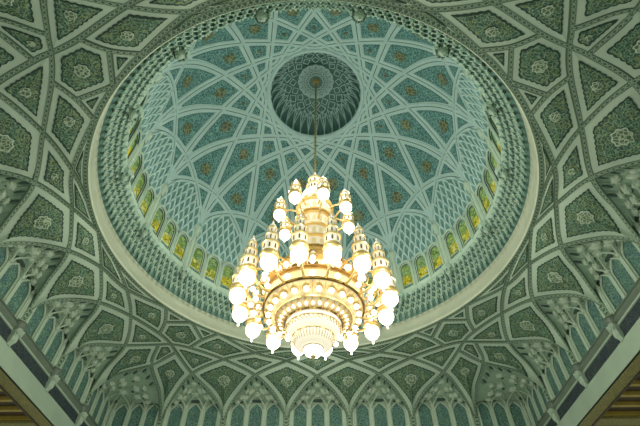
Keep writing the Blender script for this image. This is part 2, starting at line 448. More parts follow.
# ------------------------------------------------------------------ pale band, muqarnas cornice with pendants
def pol(a, r, z): return V((r*math.sin(a), -r*math.cos(a), z))
U1 = math.radians(11.25)
cornice = empty('cornice', 'structure')
mb = MB(); mb.lathe([(11.92, 17.84), (11.86, 17.83), (11.80, 17.98), (11.84, 18.0), (11.84, 19.2)], 'band', 160); mb.build('pale_band', cornice, True)
mb = MB(); mb.lathe([(11.84, 19.0), (11.55, 19.5), (11.2, 20.1), (11.05, 20.35)], 'muqdark', 160)
NM = 160
for row in range(4):
    for i in range(NM):
        a = 2*PI*(i+(row % 2)*.5)/NM; R0, z0 = ((11.70, 19.22), (11.52, 19.5), (11.3, 19.8), (11.1, 20.06))[row]
        n = pol(a, -1, 0); r = V((math.cos(a), math.sin(a), 0)); u = V((0, 0, 1)); w = 2*PI*R0/NM; o = pol(a, R0, z0)
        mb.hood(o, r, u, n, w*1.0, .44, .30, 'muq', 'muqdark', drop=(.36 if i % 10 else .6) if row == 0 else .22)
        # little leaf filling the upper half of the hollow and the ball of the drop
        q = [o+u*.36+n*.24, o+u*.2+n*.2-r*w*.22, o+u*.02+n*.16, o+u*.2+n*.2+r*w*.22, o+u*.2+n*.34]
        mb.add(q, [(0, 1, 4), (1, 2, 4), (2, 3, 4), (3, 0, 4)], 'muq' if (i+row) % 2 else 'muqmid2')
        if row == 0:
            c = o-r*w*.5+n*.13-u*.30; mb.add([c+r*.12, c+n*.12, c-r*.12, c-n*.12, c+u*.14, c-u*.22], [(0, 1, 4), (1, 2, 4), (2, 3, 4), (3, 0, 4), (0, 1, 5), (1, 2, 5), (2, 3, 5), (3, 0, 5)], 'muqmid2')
mb.build('muqarnas_frieze', cornice)
mb = MB(); mb.lathe([(11.1, 20.3), (10.9, 20.34), (10.84, 20.42), (10.88, 20.50), (10.95, 20.53), (11.2, 20.53)], 'muq', 160); mb.build('cornice_lip', cornice, True)
for k in range(16):
    a = (2*k+1)*U1; c = pol(a, 10.84, 0); mb = MB()
    mb.lathe([(.03, 19.6), (.12, 19.65), (.07, 19.75), (.2, 19.92), (.34, 20.2), (.40, 20.3), (.40, 20.46), (.34, 20.54), (.0, 20.55)], 'muq', 8, (c.x, c.y), a+PI/8, a+PI/8+2*PI)
    for j in range(8):
        b = a+j*PI/4+PI/8; o = V((c.x+.27*math.sin(b), c.y-.27*math.cos(b), 19.95)); n = V((math.sin(b), -math.cos(b), 0)); r = V((math.cos(b), math.sin(b), 0))
        mb.hood(o, r, V((0, 0, 1)), n, .2, .28, .1, 'muq', 'muqdark', .1)
    mb.build('pendant_boss', cornice)

# ------------------------------------------------------------------ drum with stained glass windows
RD = 11.05
drum = empty('wall_drum', 'structure')
mb = MB(); mb.lathe([(RD+.12, 20.3), (RD+.12, 23.3)], 'dcream', 192); mb.lathe([(RD, 23.3), (RD, 24.3)], 'dcream', 192)
mb.build('drum_wall', drum, True)
def arch2d(w, h, n=7, sharp=0):
    """half-width w, height h: pointed arch outline from lower left to lower right"""
    sp = h-w*1.25; L = [(-w, 0), (-w, sp)]
    for i in range(1, n+1):
        t = i/n
        if sharp: L.append((-w*(1-t**1.75), sp+(h-sp)*t)); continue
        L.append((-w*(1-t**1.5)**.85 if t < 1 else 0, sp+(h-sp)*(1-(1-t)**1.7)))
    return L+[(-x, y) for x, y in L[::-1][1:]]
def arch_on(a0, r, z0, pts, dn=0):
    """arch points wrapped on the drum"""
    return [pol(a0+x/r, r-dn, z0+y) for x, y in pts]
wn = 0
for k in range(16):
    for j in (-1, 0, 1):
        idx = 2*k+j*.625; a0 = idx*U1
        az = (math.degrees(a0)+180) % 360-180
        if abs(az) < 44: continue
        wn += 1; w = empty('window_%d' % wn, 'structure')
        o1, o2 = arch2d(.672, 2.80), arch2d(.50, 2.56)
        i2 = arch2d(.41, 2.36); z0 = 20.75; mb = MB()
        A = arch_on(a0, RD, z0, o1, -.02); B = arch_on(a0, RD, z0, o1, .10); Cc = arch_on(a0, RD, z0, o2, .10); Dd = arch_on(a0, RD, z0+.06, o2, .0); Ee = arch_on(a0, RD, z0+.1, i2, .02); F = arch_on(a0, RD, z0+.1, i2, -.12)
        n = len(A)
        for p, q, ky in ((A, B, 'cream'), (B, Cc, 'cream'), (Cc, Dd, 'dgroove'), (Dd, Ee, 'cream'), (Ee, F, 'dgroove')):
            mb.add(p+q, [(i, i+1, n+i+1, n+i) for i in range(n-1)], ky)
        mb.add([pol(a0-.67/RD, RD-.12, z0-.5), pol(a0+.67/RD, RD-.12, z0-.5), pol(a0+.67/RD, RD-.12, z0+.1), pol(a0-.67/RD, RD-.12, z0+.1), pol(a0+.67/RD, RD+.1, z0+.1), pol(a0-.67/RD, RD+.1, z0+.1)], [(0, 1, 2, 3), (3, 2, 4, 5)], 'cream')
        mb.tube(arch_on(a0, RD, z0, arch2d(.60, 2.69), .13), .045, 'cream', 6)
        mb.build('window_frame', w)
        mb = MB(); pts = arch_on(a0, RD, z0+.5, arch2d(.42, 1.94), -.06); h = 1.94
        mb.add(pts, [tuple(range(len(pts)))], 'stained', [(x+.5, y/h) for x, y in arch2d(.42, 1.94)]); mb.build('glass_pane', w)
        mb = MB(); q = [pol(a0+s*.41/RD, RD+.04, z0+t) for s, t in ((-1, .1), (1, .1), (1, .47), (-1, .47))]; mb.add(q, [(0, 1, 2, 3)], 'nichetile')
        mb.tube([pol(a0-.27/RD, RD+.02, z0+.49), pol(a0+.27/RD, RD+.02, z0+.49)], .035, 'cream'); mb.build('sill_panel', w)
for k in range(16):
    a = (2*k+1)*U1; mb = MB()
    for da, r in ((0, .17), (-.025, .1), (.025, .1)):
        c = pol(a+da, RD-.02, 0); mb.lathe([(r, 20.6), (r, 23.5), (r*1.15, 23.55), (r, 23.65), (r*1.1, 24.1), (r*1.5, 24.5)], 'cream', 10, (c.x, c.y))
    c = pol(a, RD-.06, 0); mb.lathe([(.18, 23.8), (.24, 23.9), (.2, 24.0), (.24, 24.2), (.34, 24.5), (.36, 24.8), (.1, 25.0)], 'cream', 12, (c.x, c.y))
    mb.build('drum_column', drum, True)

# ------------------------------------------------------------------ dome
DT = [(11.04, 23.2), (10.98, 24.6), (10.72, 26.2), (10.25, 27.8), (9.6, 29.4), (8.75, 30.8), (7.47, 32.2), (6.6, 32.85), (5.8, 33.35), (5.0, 33.8), (4.25, 34.1), (3.8, 34.22)]
PROF = spline([(r, z, 0) for r, z in DT], 8); PL = [0]
for i in range(1, len(PROF)): PL.append(PL[-1]+(PROF[i]-PROF[i-1]).length)
def at_l(l):
    l = max(0, min(PL[-1], l)); i = 0
    while i < len(PL)-2 and PL[i+1] < l: i += 1
    t = (l-PL[i])/(PL[i+1]-PL[i]); p = PROF[i].lerp(PROF[i+1], t); d = (PROF[i+1]-PROF[i]).normalized()
    return p.x, p.y, d.y, -d.x          # r, z, and the tangent turned into normal parts
def l_of_r(r):
    for i in range(8, len(PROF)-1):
        if PROF[i].x >= r >= PROF[i+1].x: return PL[i]+(PL[i+1]-PL[i])*(PROF[i].x-r)/max(1e-9, PROF[i].x-PROF[i+1].x)
    return PL[8] if r > 9 else PL[-1]
def dsurf(a, l, lift=0):
    r, z, nr, nz = at_l(l); return pol(a, r-nr*lift, z-nz*lift)
def dnorm(a, l):
    r, z, nr, nz = at_l(l); p = pol(a, -nr, 0); p.z = -nz; return p.normalized()
dome = empty('ceiling_dome', 'structure')
mb = MB(); mb.lathe([(p.x, p.y) for p in PROF], 'dcream', 192); mb.build('dome_shell', dome, True)
R0 = 10.9
def Sp(a): return V((R0*math.sin(a*U1), -R0*math.cos(a*U1)))
def chord_pts(a, b, t0=0, t1=1, n=40):
    A, B = Sp(a), Sp(b); return [A.lerp(B, t0+(t1-t0)*i/n) for i in range(n+1)]
def to_al(p):
    return math.atan2(p.x, -p.y), l_of_r(p.length)
def rib_dome(name, P, wd, th):
    al = [to_al(p) for p in P]; pts = [dsurf(a, l) for a, l in al]; nn = [dnorm(a, l) for a, l in al]; mb = MB()
    mb.strip(pts, nn, [(-wd, -.03), (-wd, th*.4), (-wd*.14, th*.5)], 'dcream')
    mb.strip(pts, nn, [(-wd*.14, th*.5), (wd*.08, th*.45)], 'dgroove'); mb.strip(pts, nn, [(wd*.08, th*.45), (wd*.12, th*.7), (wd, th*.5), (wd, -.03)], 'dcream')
    return mb.build(name, dome)
for k in range(16):
    a = 2*k+1
    rib_dome('star_rib', chord_pts(a, a+12, 0, 1, 64), .26, .12)
    rib_dome('arch_rib', chord_pts(a, a+4, 0, 1, 32), .22, .15)
d6 = R0*math.cos(6*U1); d2 = R0*math.cos(2*U1)
def Nn(j, az): r = d6/math.cos((6-j)*U1); return V((r*math.sin(az*U1), -r*math.cos(az*U1)))
def Xn(az): r = d2/math.cos(U1); return V((r*math.sin(az*U1), -r*math.cos(az*U1)))
def cross2(p, q, r, s):
    d1, d2_ = q-p, s-r; den = d1.x*d2_.y-d1.y*d2_.x; t = ((r.x-p.x)*d2_.y-(r.y-p.y)*d2_.x)/den; return p+d1*t
def Y(a, sg): return cross2(Sp(a-2), Sp(a+2), Sp(a), Sp(a+12*sg))
DC = {}
def dome_cell(name, nodes, d, med, lobe=.3, amp=.05, key=None, ang=0):
    if key in DC:
        pm, mm = DC[key]; ca, sa = math.cos(ang), math.sin(ang); rot = lambda p: (p[0]*ca-p[1]*sa, p[0]*sa+p[1]*ca, p[2])
        if pm:
            o = xf_mb(pm, rot).build(name, dome)
            if mm: xf_mb(mm, rot).build('rosette', o)
        return
    am = sum(math.atan2(p.x, -p.y) if True else 0 for p in nodes)/len(nodes)
    # plan polygon to (arc, length) coordinates about the first node's azimuth
    a_ref = math.atan2(nodes[0].x, -nodes[0].y); rm = sum(p.length for p in nodes)/len(nodes)
    def conv(p):
        a, l = to_al(p); da = (a-a_ref+PI) % (2*PI)-PI; return V((da*rm, l))
    edges = []
    for p, q in zip(nodes, nodes[1:]+nodes[:1]): edges.append([conv(p.lerp(q, i/10)) for i in range(11)])
    pts, ph = resample(edges, .12); p2 = [(p.x, p.y) for p in pts]; r, cx, cy = pole(p2)
    def P3(i, s, lf):
        x = cx+(p2[i][0]-cx)*s; y = cy+(p2[i][1]-cy)*s; return dsurf(a_ref+x/rm, y, lf)
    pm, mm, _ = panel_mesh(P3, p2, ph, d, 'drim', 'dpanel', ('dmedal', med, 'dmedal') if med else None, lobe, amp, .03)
    DC[key] = (pm, mm)
    if pm:
        o = pm.build(name, dome)
        if mm: mm.build('rosette', o)
for k in range(16):
    a = 2*k+1; e = 2*k
    dome_cell('star_panel', [Y(a, -1), Nn(1, a-1), Nn(2, a), Nn(1, a+1), Y(a, 1)], .34, .42, key='s', ang=2*k*U1)
    dome_cell('kite_panel', [Xn(e), Y(e-1, 1), Nn(1, e), Y(e+1, -1)], .34, .46, key='k', ang=2*k*U1)
    for sg in (-1, 1): dome_cell('triangle_panel', [Sp(a), Xn(a+sg), Y(a, sg)], .29, 0, .22, .03, key='t%d' % sg, ang=2*k*U1)
    dome_cell('diamond_panel', [Nn(1, e), Nn(2, e-1), Nn(3, e), Nn(2, e+1)], .33, .26, key='d', ang=2*k*U1)
    dome_cell('small_diamond_panel', [Nn(2, a), Nn(3, a-1), Nn(4, a), Nn(3, a+1)], .30, 0, .2, .03, key='sd', ang=2*k*U1)
    dome_cell('tiny_diamond_panel', [Nn(3, e), Nn(4, e-1), Nn(5, e), Nn(4, e+1)], .27, 0, .2, .02, key='td', ang=2*k*U1)
# lunettes: rows of small pointed niches under each pair of crossing arches
for k in range(16):
    e = 2*k; az = (e*11.25+180) % 360-180
    if abs(az) < 40: continue
    mb = MB(); X = Xn(e); lx = l_of_r(X.length)
    al = [to_al(p) for p in chord_pts(e-1, e+3, 0, .25, 10)]
    # teal backing
    ring = [(e*U1-U1, at_z) for at_z in ()]
    def edge_l(fr):   # height of the arch at fraction |fr| of the half bay
        t = 1-abs(fr); p = Sp(e-1).lerp(Sp(e+3), .25*t*1.0); return l_of_r(p.length)
    n = 14; low = .35; vs = []
    for i in range(n+1):
        fr = -1+2*i/n; aa = e*U1+fr*U1*.94
        for j in range(7):
            vs.append(dsurf(aa, low+(max(low, edge_l(fr))-low)*j/6, .02))
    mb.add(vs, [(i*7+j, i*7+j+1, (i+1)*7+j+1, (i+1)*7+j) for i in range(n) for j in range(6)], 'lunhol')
    row = 0; l = .12; h = .95
    while l < lx-.3:
        nc = 7; st = 1.84*U1/nc
        for i in range(nc+1):
            aa = e*U1+(i-(nc-1)/2-(row % 2)*.5)*st; fr = (aa-e*U1)/U1
            if abs(fr) > .93: continue
            if l+h*.8 > edge_l(fr)-.1: continue
            o = dsurf(aa, l, .03); n_ = dnorm(aa, l); u = (dsurf(aa, l+.1)-dsurf(aa, l)).normalized(); r = V((math.cos(aa), math.sin(aa), 0))
            mb.hood(o, r, u, n_, st*10.9*.94, h, .24, 'dcream', 'lunhol', .0)
        l += h*.78; row += 1
    mb.build('lunette_lattice', dome)
# oculus: frame ring, fluted cupola, rosette and brass boss
oc = empty('oculus', 'structure')
mb = MB(); mb.lathe([(4.05, 34.05), (4.0, 33.98), (3.9, 33.98), (3.84, 34.08), (3.78, 34.1), (3.76, 34.4)], 'dcream', 128); mb.build('frame_ring', oc, True)
CUP = spline([(3.78, 34.3, 0), (3.74, 35.2, 0), (3.4, 36.1, 0), (2.7, 36.9, 0), (1.7, 37.4, 0), (.3, 37.62, 0)], 6)
mb = MB(); NF = 32; vs = []; sub = 6; tot = NF*sub
for p in CUP:
    for i in range(tot):
        t = (i % sub)/sub; dep = .22*math.sin(PI*t)*min(1, max(0, (p.x-1.6)/1.0)); a = 2*PI*i/tot; vs.append(pol(a, p.x+dep, p.y))
mb.add(vs, [(j*tot+i, j*tot+(i+1) % tot, (j+1)*tot+(i+1) % tot, (j+1)*tot+i) for j in range(len(CUP)-1) for i in range(tot)], 'ocdark'); mb.build('fluted_shell', oc, True)
mb = MB()
for i in range(NF):
    a = 2*PI*i/NF
    mb.tube([pol(a, p.x-.03, p.y) for p in CUP[:19]], .065, 'dcream', 5, .045)
    for sg in (-1, 1):
        q = []
        for j, p in enumerate(CUP[:17]):
            t = j/16; q.append(pol(a+sg*(2*PI/NF)*(.5*t**2.2+.0), p.x-.02-.06*t, p.y))
        mb.tube(q, .04, 'dcream', 4)
mb.build('flute_ribs', oc)
mb = MB()
def cupr(r):
    for i in range(len(CUP)-1):
        if CUP[i].x >= r >= CUP[i+1].x:
            t = (CUP[i].x-r)/max(1e-6, CUP[i].x-CUP[i+1].x); return CUP[i].y+(CUP[i+1].y-CUP[i].y)*t
    return CUP[-1].y
for rr, n, ln, off in ((3.0, 32, .5, 0), (2.55, 16, .6, .5), (2.05, 16, .55, 0)):
    for i in range(n):
        a = 2*PI*(i+off)/n; w = PI*rr/n*1.6
        p = [pol(a-w/rr/2, rr, cupr(rr)-.1), pol(a, rr+ln*.5, cupr(rr+ln*.5)-.12), pol(a+w/rr/2, rr, cupr(rr)-.1), pol(a, rr-ln*.6, cupr(rr-ln*.6)-.12)]
        mb.tube(p+p[:1], .05, 'dcream', 5)
mb.build('star_petals', oc)
mb = MB(); q = [pol(2*PI*i/64, 1.55+.12*abs(math.sin(PI*i/4)), 37.2) for i in range(64)]
mb.add(q+[pol(0, 0, 37.42)], [(i, (i+1) % 64, 64) for i in range(64)], 'oculite'); mb.build('rosette', oc)
mb = MB()
for i in range(16):
    a = PI*i/8
    for st in (2, 3, 4, 5, 6): mb.tube([pol(a, 1.6, 37.16), pol(a+PI*st/8, 1.6, 37.16)], .022, 'dcream', 4)
mb.build('star_tracery', oc)
mb = MB(); q = [pol(2*PI*i/24, .36 if i % 2 else .26, 37.2) for i in range(24)]; mb.add(q+[pol(0, 0, 37.0)], [(i, (i+1) % 24, 24) for i in range(24)], 'brass'); mb.lathe([(.2, 37.2), (.18, 36.95), (.06, 36.8)], 'brass', 12); mb.build('ceiling_boss', oc)

# ------------------------------------------------------------------ hall walls: blind arcades, muqarnas niches, beam
def wall(name, k, bays, corner):
    """k quarter turns; built on the wall at x = -W then turned"""
    w = empty(name, 'structure'); f = tf(k, 0)
    def put(mb, nm): return xf_mb(mb, f).build(nm, w)
    mb = MB(); mb.add([(-W-.24, -16, 13.46), (-W-.24, 16, 13.46), (-W-.24, 16, 16.6), (-W-.24, -16, 16.6)], [(0, 1, 2, 3)], 'cream'); put(mb, 'wall_face')
    for i in range(-3, 4):
        y = (i-.5)*BAY if False else None
    cols = [BAY*(i-2.5) for i in range(6)]
    for y in cols:
        mb = MB()
        for dy, r, m_ in ((-.29, .09, 'cream'), (.29, .09, 'cream')): mb.lathe([(r, 13.5), (r, 15.0), (r*.6, 15.4)], m_, 8, (-W-.02, y+dy))
        q = [V((-W-.02+(.02 if i == 0 else .05*i*i/9), y, 13.5+.2*i)) for i in range(5)]
        mb.strip(q, [V((1, 0, 0))]*5, [(-.26, -.2), (-.22, .05), (-.18, .06), (.18, .06), (.22, .05), (.26, -.2)], 'hatch'); put(mb, 'wall_column')
    spans = []
    for i in range(5): spans.append((cols[i], cols[i+1], ('m3' if i == 2 else None, i)))
    def niche(ys, zt):
        for y in ys:
            mb = MB(); pts = [V((-W-.16, y+x, 13.45+h)) for x, h in arch2d(.43, 1.95, 7, 1)]
            mb.add(pts, [tuple(range(len(pts)))], 'nichetile'); put(mb, 'tile_panel')
            mb = MB(); a = [V((-W-.12, y+x, 13.45+h)) for x, h in arch2d(.50, 2.02, 7, 1)]; mb.tube(a, .06, 'cream', 6)
            # fan of ribs above each light
            for sg in (-1, 1):
                s = V((-W-.05, y+sg*.62, 15.0)); mb.tube(spline([s, s+V((.12, -sg*.10, .35)), s+V((.4, -sg*.42, .72)), s+V((.7, -sg*.62, .86))], 5), .065, 'cream', 5, .04)
            put(mb, 'arch_moulding')
        for j in range(len(ys)+1):
            y = ys[0]-.64+j*1.28 if len(ys) > 1 else ys[0]+(-.64, .64)[j]
            mb = MB(); mb.box((-W-.08, y, 14.25), .16, .24, 1.6, 'cream'); mb.lathe([(.12, 15.0), (.16, 15.15), (.05, 15.3)], 'cream', 8, (-W-.05, y)); put(mb, 'mullion')
    for (y0, y1, t) in spans:
        ym = (y0+y1)/2; niche([ym-1.28, ym, ym+1.28], 15.4)
    return w, put
def muqarnas_vault(w, f, curve, back, n_rows=4):
    """half vault between an arch curve (list of points) and its back wall curve"""
    mb = MB(); N = len(curve); K = 9; vs = []
    def P(i, t):
        a, b = curve[i], back[i]; p = b.lerp(a, t); p.z = b.z+(a.z-b.z)*(math.sin(t*PI/2)**.8 if t > 0 else 0); return p
    for i in range(N):
        for j in range(K): vs.append(P(i, j/(K-1))+V((0, 0, .06)))
    mb.add(vs, [(i*K+j, i*K+j+1, (i+1)*K+j+1, (i+1)*K+j) for i in range(N-1) for j in range(K-1)], 'muqmid')
    def at(x, t):
        x = max(0, min(N-1.001, x*(N-1))); i = int(x); return P(i, t).lerp(P(i+1, t), x-i)
    kf = max(1, (curve[0]-curve[-1]).length/4.5)
    def blob(x, t, w_, h_, d_, key, lobes=0, A=4):
        w_ = w_*kf
        p = at(x, t); u = (at(x, t+.06)-at(x, t-.06 if t > .06 else t)).normalized(); r = (at(x+.04, t)-at(x-.04, t)).normalized(); n = u.cross(r).normalized()
        if n.z > 0: n = -n
        vs = [p+n*d_]
        for a in range(1, A+1):
            for b in range(12):
                ph = PI/2*a/A; th = 2*PI*b/12; lb = 1+(.16*math.cos(lobes*th) if lobes else 0)
                vs.append(p+r*(w_*lb*math.sin(ph)*math.cos(th))+u*(h_*lb*math.sin(ph)*math.sin(th))+n*(d_*math.cos(ph)-.03*(a == A)))
        mb.add(vs, [(0, 1+b, 1+(b+1) % 12) for b in range(12)]+[(1+(a-1)*12+b, 1+(a-1)*12+(b+1) % 12, 1+a*12+(b+1) % 12, 1+a*12+b) for a in range(1, A) for b in range(12)], key)
        return p, r, u, n
    for x in (.18, .5, .82): blob(x, .05, .46, .12, .02, 'muqhol')  # dark ovals painted as the shaded undersides of the hoods
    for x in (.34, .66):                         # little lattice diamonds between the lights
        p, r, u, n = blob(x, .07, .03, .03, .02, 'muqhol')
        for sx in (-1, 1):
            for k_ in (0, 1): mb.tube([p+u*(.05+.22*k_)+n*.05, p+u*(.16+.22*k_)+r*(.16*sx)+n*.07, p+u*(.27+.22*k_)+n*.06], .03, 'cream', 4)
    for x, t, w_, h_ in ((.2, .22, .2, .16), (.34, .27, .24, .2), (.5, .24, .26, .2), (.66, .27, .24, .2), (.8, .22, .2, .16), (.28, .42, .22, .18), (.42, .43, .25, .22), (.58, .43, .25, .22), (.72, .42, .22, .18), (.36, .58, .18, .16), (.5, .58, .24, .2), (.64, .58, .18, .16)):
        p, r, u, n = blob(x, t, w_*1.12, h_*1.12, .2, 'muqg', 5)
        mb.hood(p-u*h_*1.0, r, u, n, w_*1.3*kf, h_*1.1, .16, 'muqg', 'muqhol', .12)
    for x, t in ((.27, .31), (.42, .32), (.58, .32), (.73, .31), (.35, .5), (.5, .5), (.65, .5)): blob(x, t, .09, .07, .04, 'muqhol')  # dark spots painted as shade between the lumps
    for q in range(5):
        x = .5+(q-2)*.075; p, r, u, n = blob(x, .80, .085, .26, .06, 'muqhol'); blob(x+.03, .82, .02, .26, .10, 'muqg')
    return xf_mb(mb, f).build('muqarnas_niche', w, False)
def full_arch(c_l, crown, mirror_mid=None):
    pass
def bay_curve(y0, y1, cname, sign):
    crown = V(ND[cname]); crown = V((crown.x, crown.y*sign, crown.z)); ym = crown.y; L = []
    for y, rev in ((y0, False), (y1, True)):
        a = V((-W, y, 14.2)); pp = []
        for f, g in ((0, 0), (.10, .30), (.40, .66), (1, 1)):
            p = a.lerp(crown, f); p.z = a.z+(crown.z-a.z)*g; pp.append(p)
        s = spline(pp, 5); L += s[::-1][1:] if rev else s
    L = [p for p in L if p.z > 14.9]
    back = [V((-W-.2, p.y, 15.5)) for p in L]
    return L, back
SM = {}
walls = {}
for nm, k in (('wall_left', 0), ('wall_far', 3), ('wall_right', 2)):
    w, put = wall(nm, k, None, None); walls[nm] = (w, put, k)
    for i in range(5):
        y0, y1 = BAY*(i-2.5), BAY*(i-1.5); c, sg = (('c2', -1), ('c1', -1), ('c0', 1), ('c1', 1), ('c2', 1))[i]
        cu, bk = bay_curve(y0, y1, c, sg); muqarnas_vault(w, tf(k, 0), cu, bk)
# corner niches (far left and far right): squinch arch across two walls
for nm, k, rf in (('wall_left', 0, 0), ('wall_right', 2, 1)):
    w, put, kk = walls[nm]; f = tf(k, rf); S = V(ND['S']); L = []
    for nme, rev in (('l1', False), ('b1', True)):
        a = V(ND[nme]); pp = []
        for g, h in ((0, 0), (.10, .30), (.40, .66), (1, 1)):
            p = a.lerp(S, g); p.z = a.z+(S.z-a.z)*h; pp.append(p)
        s = spline(pp, 6); L += s[::-1][1:] if rev else s
    L = [p for p in L if p.z > 14.9]; bk = []; n = len(L)
    for i, p in enumerate(L):
        t = i/(n-1)
        if t < .5: bk.append(V((-W-.2, BAY*2.5+.1+(W+.1-BAY*2.5)*t*2, 15.5)))
        else: bk.append(V((-W-.1+(W-BAY*2.5)*(t-.5)*2, W+.2, 15.5)))
    muqarnas_vault(w, f, L, bk)
    for side in (0, 1):
        g = (lambda p: V(p)) if side == 0 else (lambda p: V((-p[1], -p[0], p[2])))
        for q in range(3):
            y = BAY*2.5+.74+q*1.16
            mb = MB(); pts = [(-W-.16, y+x, 13.45+h) for x, h in arch2d(.40, 1.95, 7, 1)]; mb.add([f(g(p)) for p in pts], [tuple(range(len(pts)))], 'nichetile'); mb.build('tile_panel', w)
            mb = MB(); mb.tube([f(g((-W-.12, y+x, 13.45+h))) for x, h in arch2d(.46, 2.02, 7, 1)], .06, 'cream', 6)
            for sg in (-1, 1):
                s = V((-W-.05, y+sg*.56, 15.0)); mb.tube([f(g(v)) for v in spline([s, s+V((.12, -sg*.1, .35)), s+V((.4, -sg*.4, .72)), s+V((.7, -sg*.55, .86))], 5)], .05, 'cream', 5, .03)
            mb.build('arch_moulding', w)
            mb = MB(); c = f(g((-W-.08, y+.58, 14.25))); mb.box(c, .2, .2, 1.6, 'cream'); mb.build('mullion', w)
# beams under the arcades
def beam(name, k, y0, y1):
    t = empty(name, 'structure'); f = tf(k, 1 if k == 2 else 0)
    def prof(pr, key, nm, sm=False):
        mb = MB(); n = len(pr); vs = [(x, y0, z) for x, z in pr]+[(x, y1, z) for x, z in pr]
        mb.add([f(p) for p in vs], [(i, i+1, n+i+1, n+i) for i in range(n-1)], key); mb.build(nm, t, sm)
    prof([(-W-.3, 13.42), (-W+.03, 13.42), (-W+.06, 13.36), (-W+.0, 13.32), (-W+.02, 13.26), (-W+.10, 13.2), (-W+.11, 13.08), (-W+.04, 12.98), (-W+.0, 12.92)], 'grey', 'rounded_moulding')
    prof([(-W+.0, 12.93), (-W+.05, 12.92), (-W+.05, 12.83), (-W-.02, 12.82)], 'marble', 'lip_moulding')
    prof([(-W-.02, 12.84), (-W-.02, 12.1)], 'navy', 'navy_frieze')
    prof([(-W-.02, 12.2), (-W+.03, 12.2), (-W+.03, 12.14), (-W+.02, 12.12), (-W+.02, 11.42), (-W+.05, 11.40), (-W+.05, 11.24), (-W-.1, 11.24)], 'marble', 'marble_fascia')
    return t
beam('trim_left', 0, -16, 15.3); beam('trim_right', 2, -16, 15.3); beam('trim_far', 3, -15.3, 15.3)
# scroll corbels across the navy frieze
def corbel(k, y, label):
    f = tf(k, 1 if k == 2 else 0); c = empty('scroll_corbel', None, f((-W, y, 12.0))); c['label'] = label; c['category'] = 'bracket'; c['group'] = 'scroll brackets on the navy frieze'
    inv = f((-W, y, 12.0))
    def fp(p): return f(p)-inv
    mb = MB(); N = 16; sec = []
    for i in range(N+1):
        t = i/N; z = 12.98-.82*t; out = .40-.26*t+.04*math.cos(t*PI*3); hw = .27-.10*t+.03*math.sin(t*PI*4)
        sec.append([(-W-.02, y-hw, z), (-W+out*.7, y-hw, z), (-W+out, y-hw*.5, z), (-W+out*.80, y, z), (-W+out, y+hw*.5, z), (-W+out*.7, y+hw, z), (-W-.02, y+hw, z)])
    vs = [fp(p) for s_ in sec for p in s_]
    mb.add(vs, [(i*7+j, i*7+j+1, (i+1)*7+j+1, (i+1)*7+j) for i in range(N) for j in range(6)]+[tuple(range(7)), tuple(N*7+j for j in range(7))], 'marble')
    mb.build('scroll', c)
    mb = MB(); pr = [(.02, 12.84), (.36, 12.86), (.42, 12.94), (.34, 13.0), (.40, 13.16), (.44, 13.3), (.40, 13.36), (.46, 13.40), (.44, 13.43), (0, 13.44)]
    vs = []
    for r, z in pr:
        for j in range(9):
            a = -PI/2+PI*j/8; vs.append(fp((-W+r*.8*math.cos(a), y+r*.85*math.sin(a), z)))
    mb.add(vs, [(i*9+j, i*9+j+1, (i+1)*9+j+1, (i+1)*9+j) for i in range(len(pr)-1) for j in range(8)], 'grey'); mb.build('cap_block', c)
    mb = MB()
    for s_ in (-1, 1): mb.tube([fp((-W+.30, y+s_*.13+.08*math.cos(q), 12.80+.08*math.sin(q))) for q in [PI*2*i/10 for i in range(11)]], .03, 'marble', 5)
    mb.build('volute', c)
NMS = ['nearest the far corner', 'second from the far corner', 'third from the far corner', 'fourth from the far corner']
for i, y in enumerate((BAY*2.5, BAY*1.5, BAY*.5, -BAY*.5)):
    corbel(0, y, 'grey scroll bracket on the left navy frieze, '+NMS[i])
    if i < 4: corbel(2, y, 'grey scroll bracket on the right navy frieze, '+NMS[i])
# gilded side-aisle ceilings beyond the beams
for nm, k in (('ceiling_left_aisle', 0), ('ceiling_right_aisle', 2)):
    f = tf(k, 1 if k == 2 else 0); t = empty(nm, 'structure')
    mb = MB(); mb.add([f(p) for p in ((-W-.0, -16, 11.24), (-W-.0, 30, 11.24), (-W-.86, 30, 11.24), (-W-.86, -16, 11.24))], [(0, 1, 2, 3)], 'gold_mosaic'); mb.build('mosaic_border', t)
    mb = MB(); mb.tube([f((-W-.9, -16, 11.24)), f((-W-.9, 30, 11.24))], .07, 'wood'); mb.add([f(p) for p in ((-W-.9, -16, 11.6), (-W-.9, 30, 11.6), (-W-12, 30, 11.6), (-W-12, -16, 11.6))], [(0, 1, 2, 3)], 'wood'); mb.build('wooden_ceiling', t)
    mb = MB()
    for y in (9.1, -9.1): mb.box(f((-W-6.4, y, 11.3)), 11, .9, .14, 'gold_mosaic')
    mb.build('cross_beam', t)
    for j in range(18):
        y = -4+j*1.15; mb = MB(); c = f((-W-6.4, y, 11.5)); mb.box(c, 10.6, .24, .2, 'woodgold'); mb.build('batten', t)

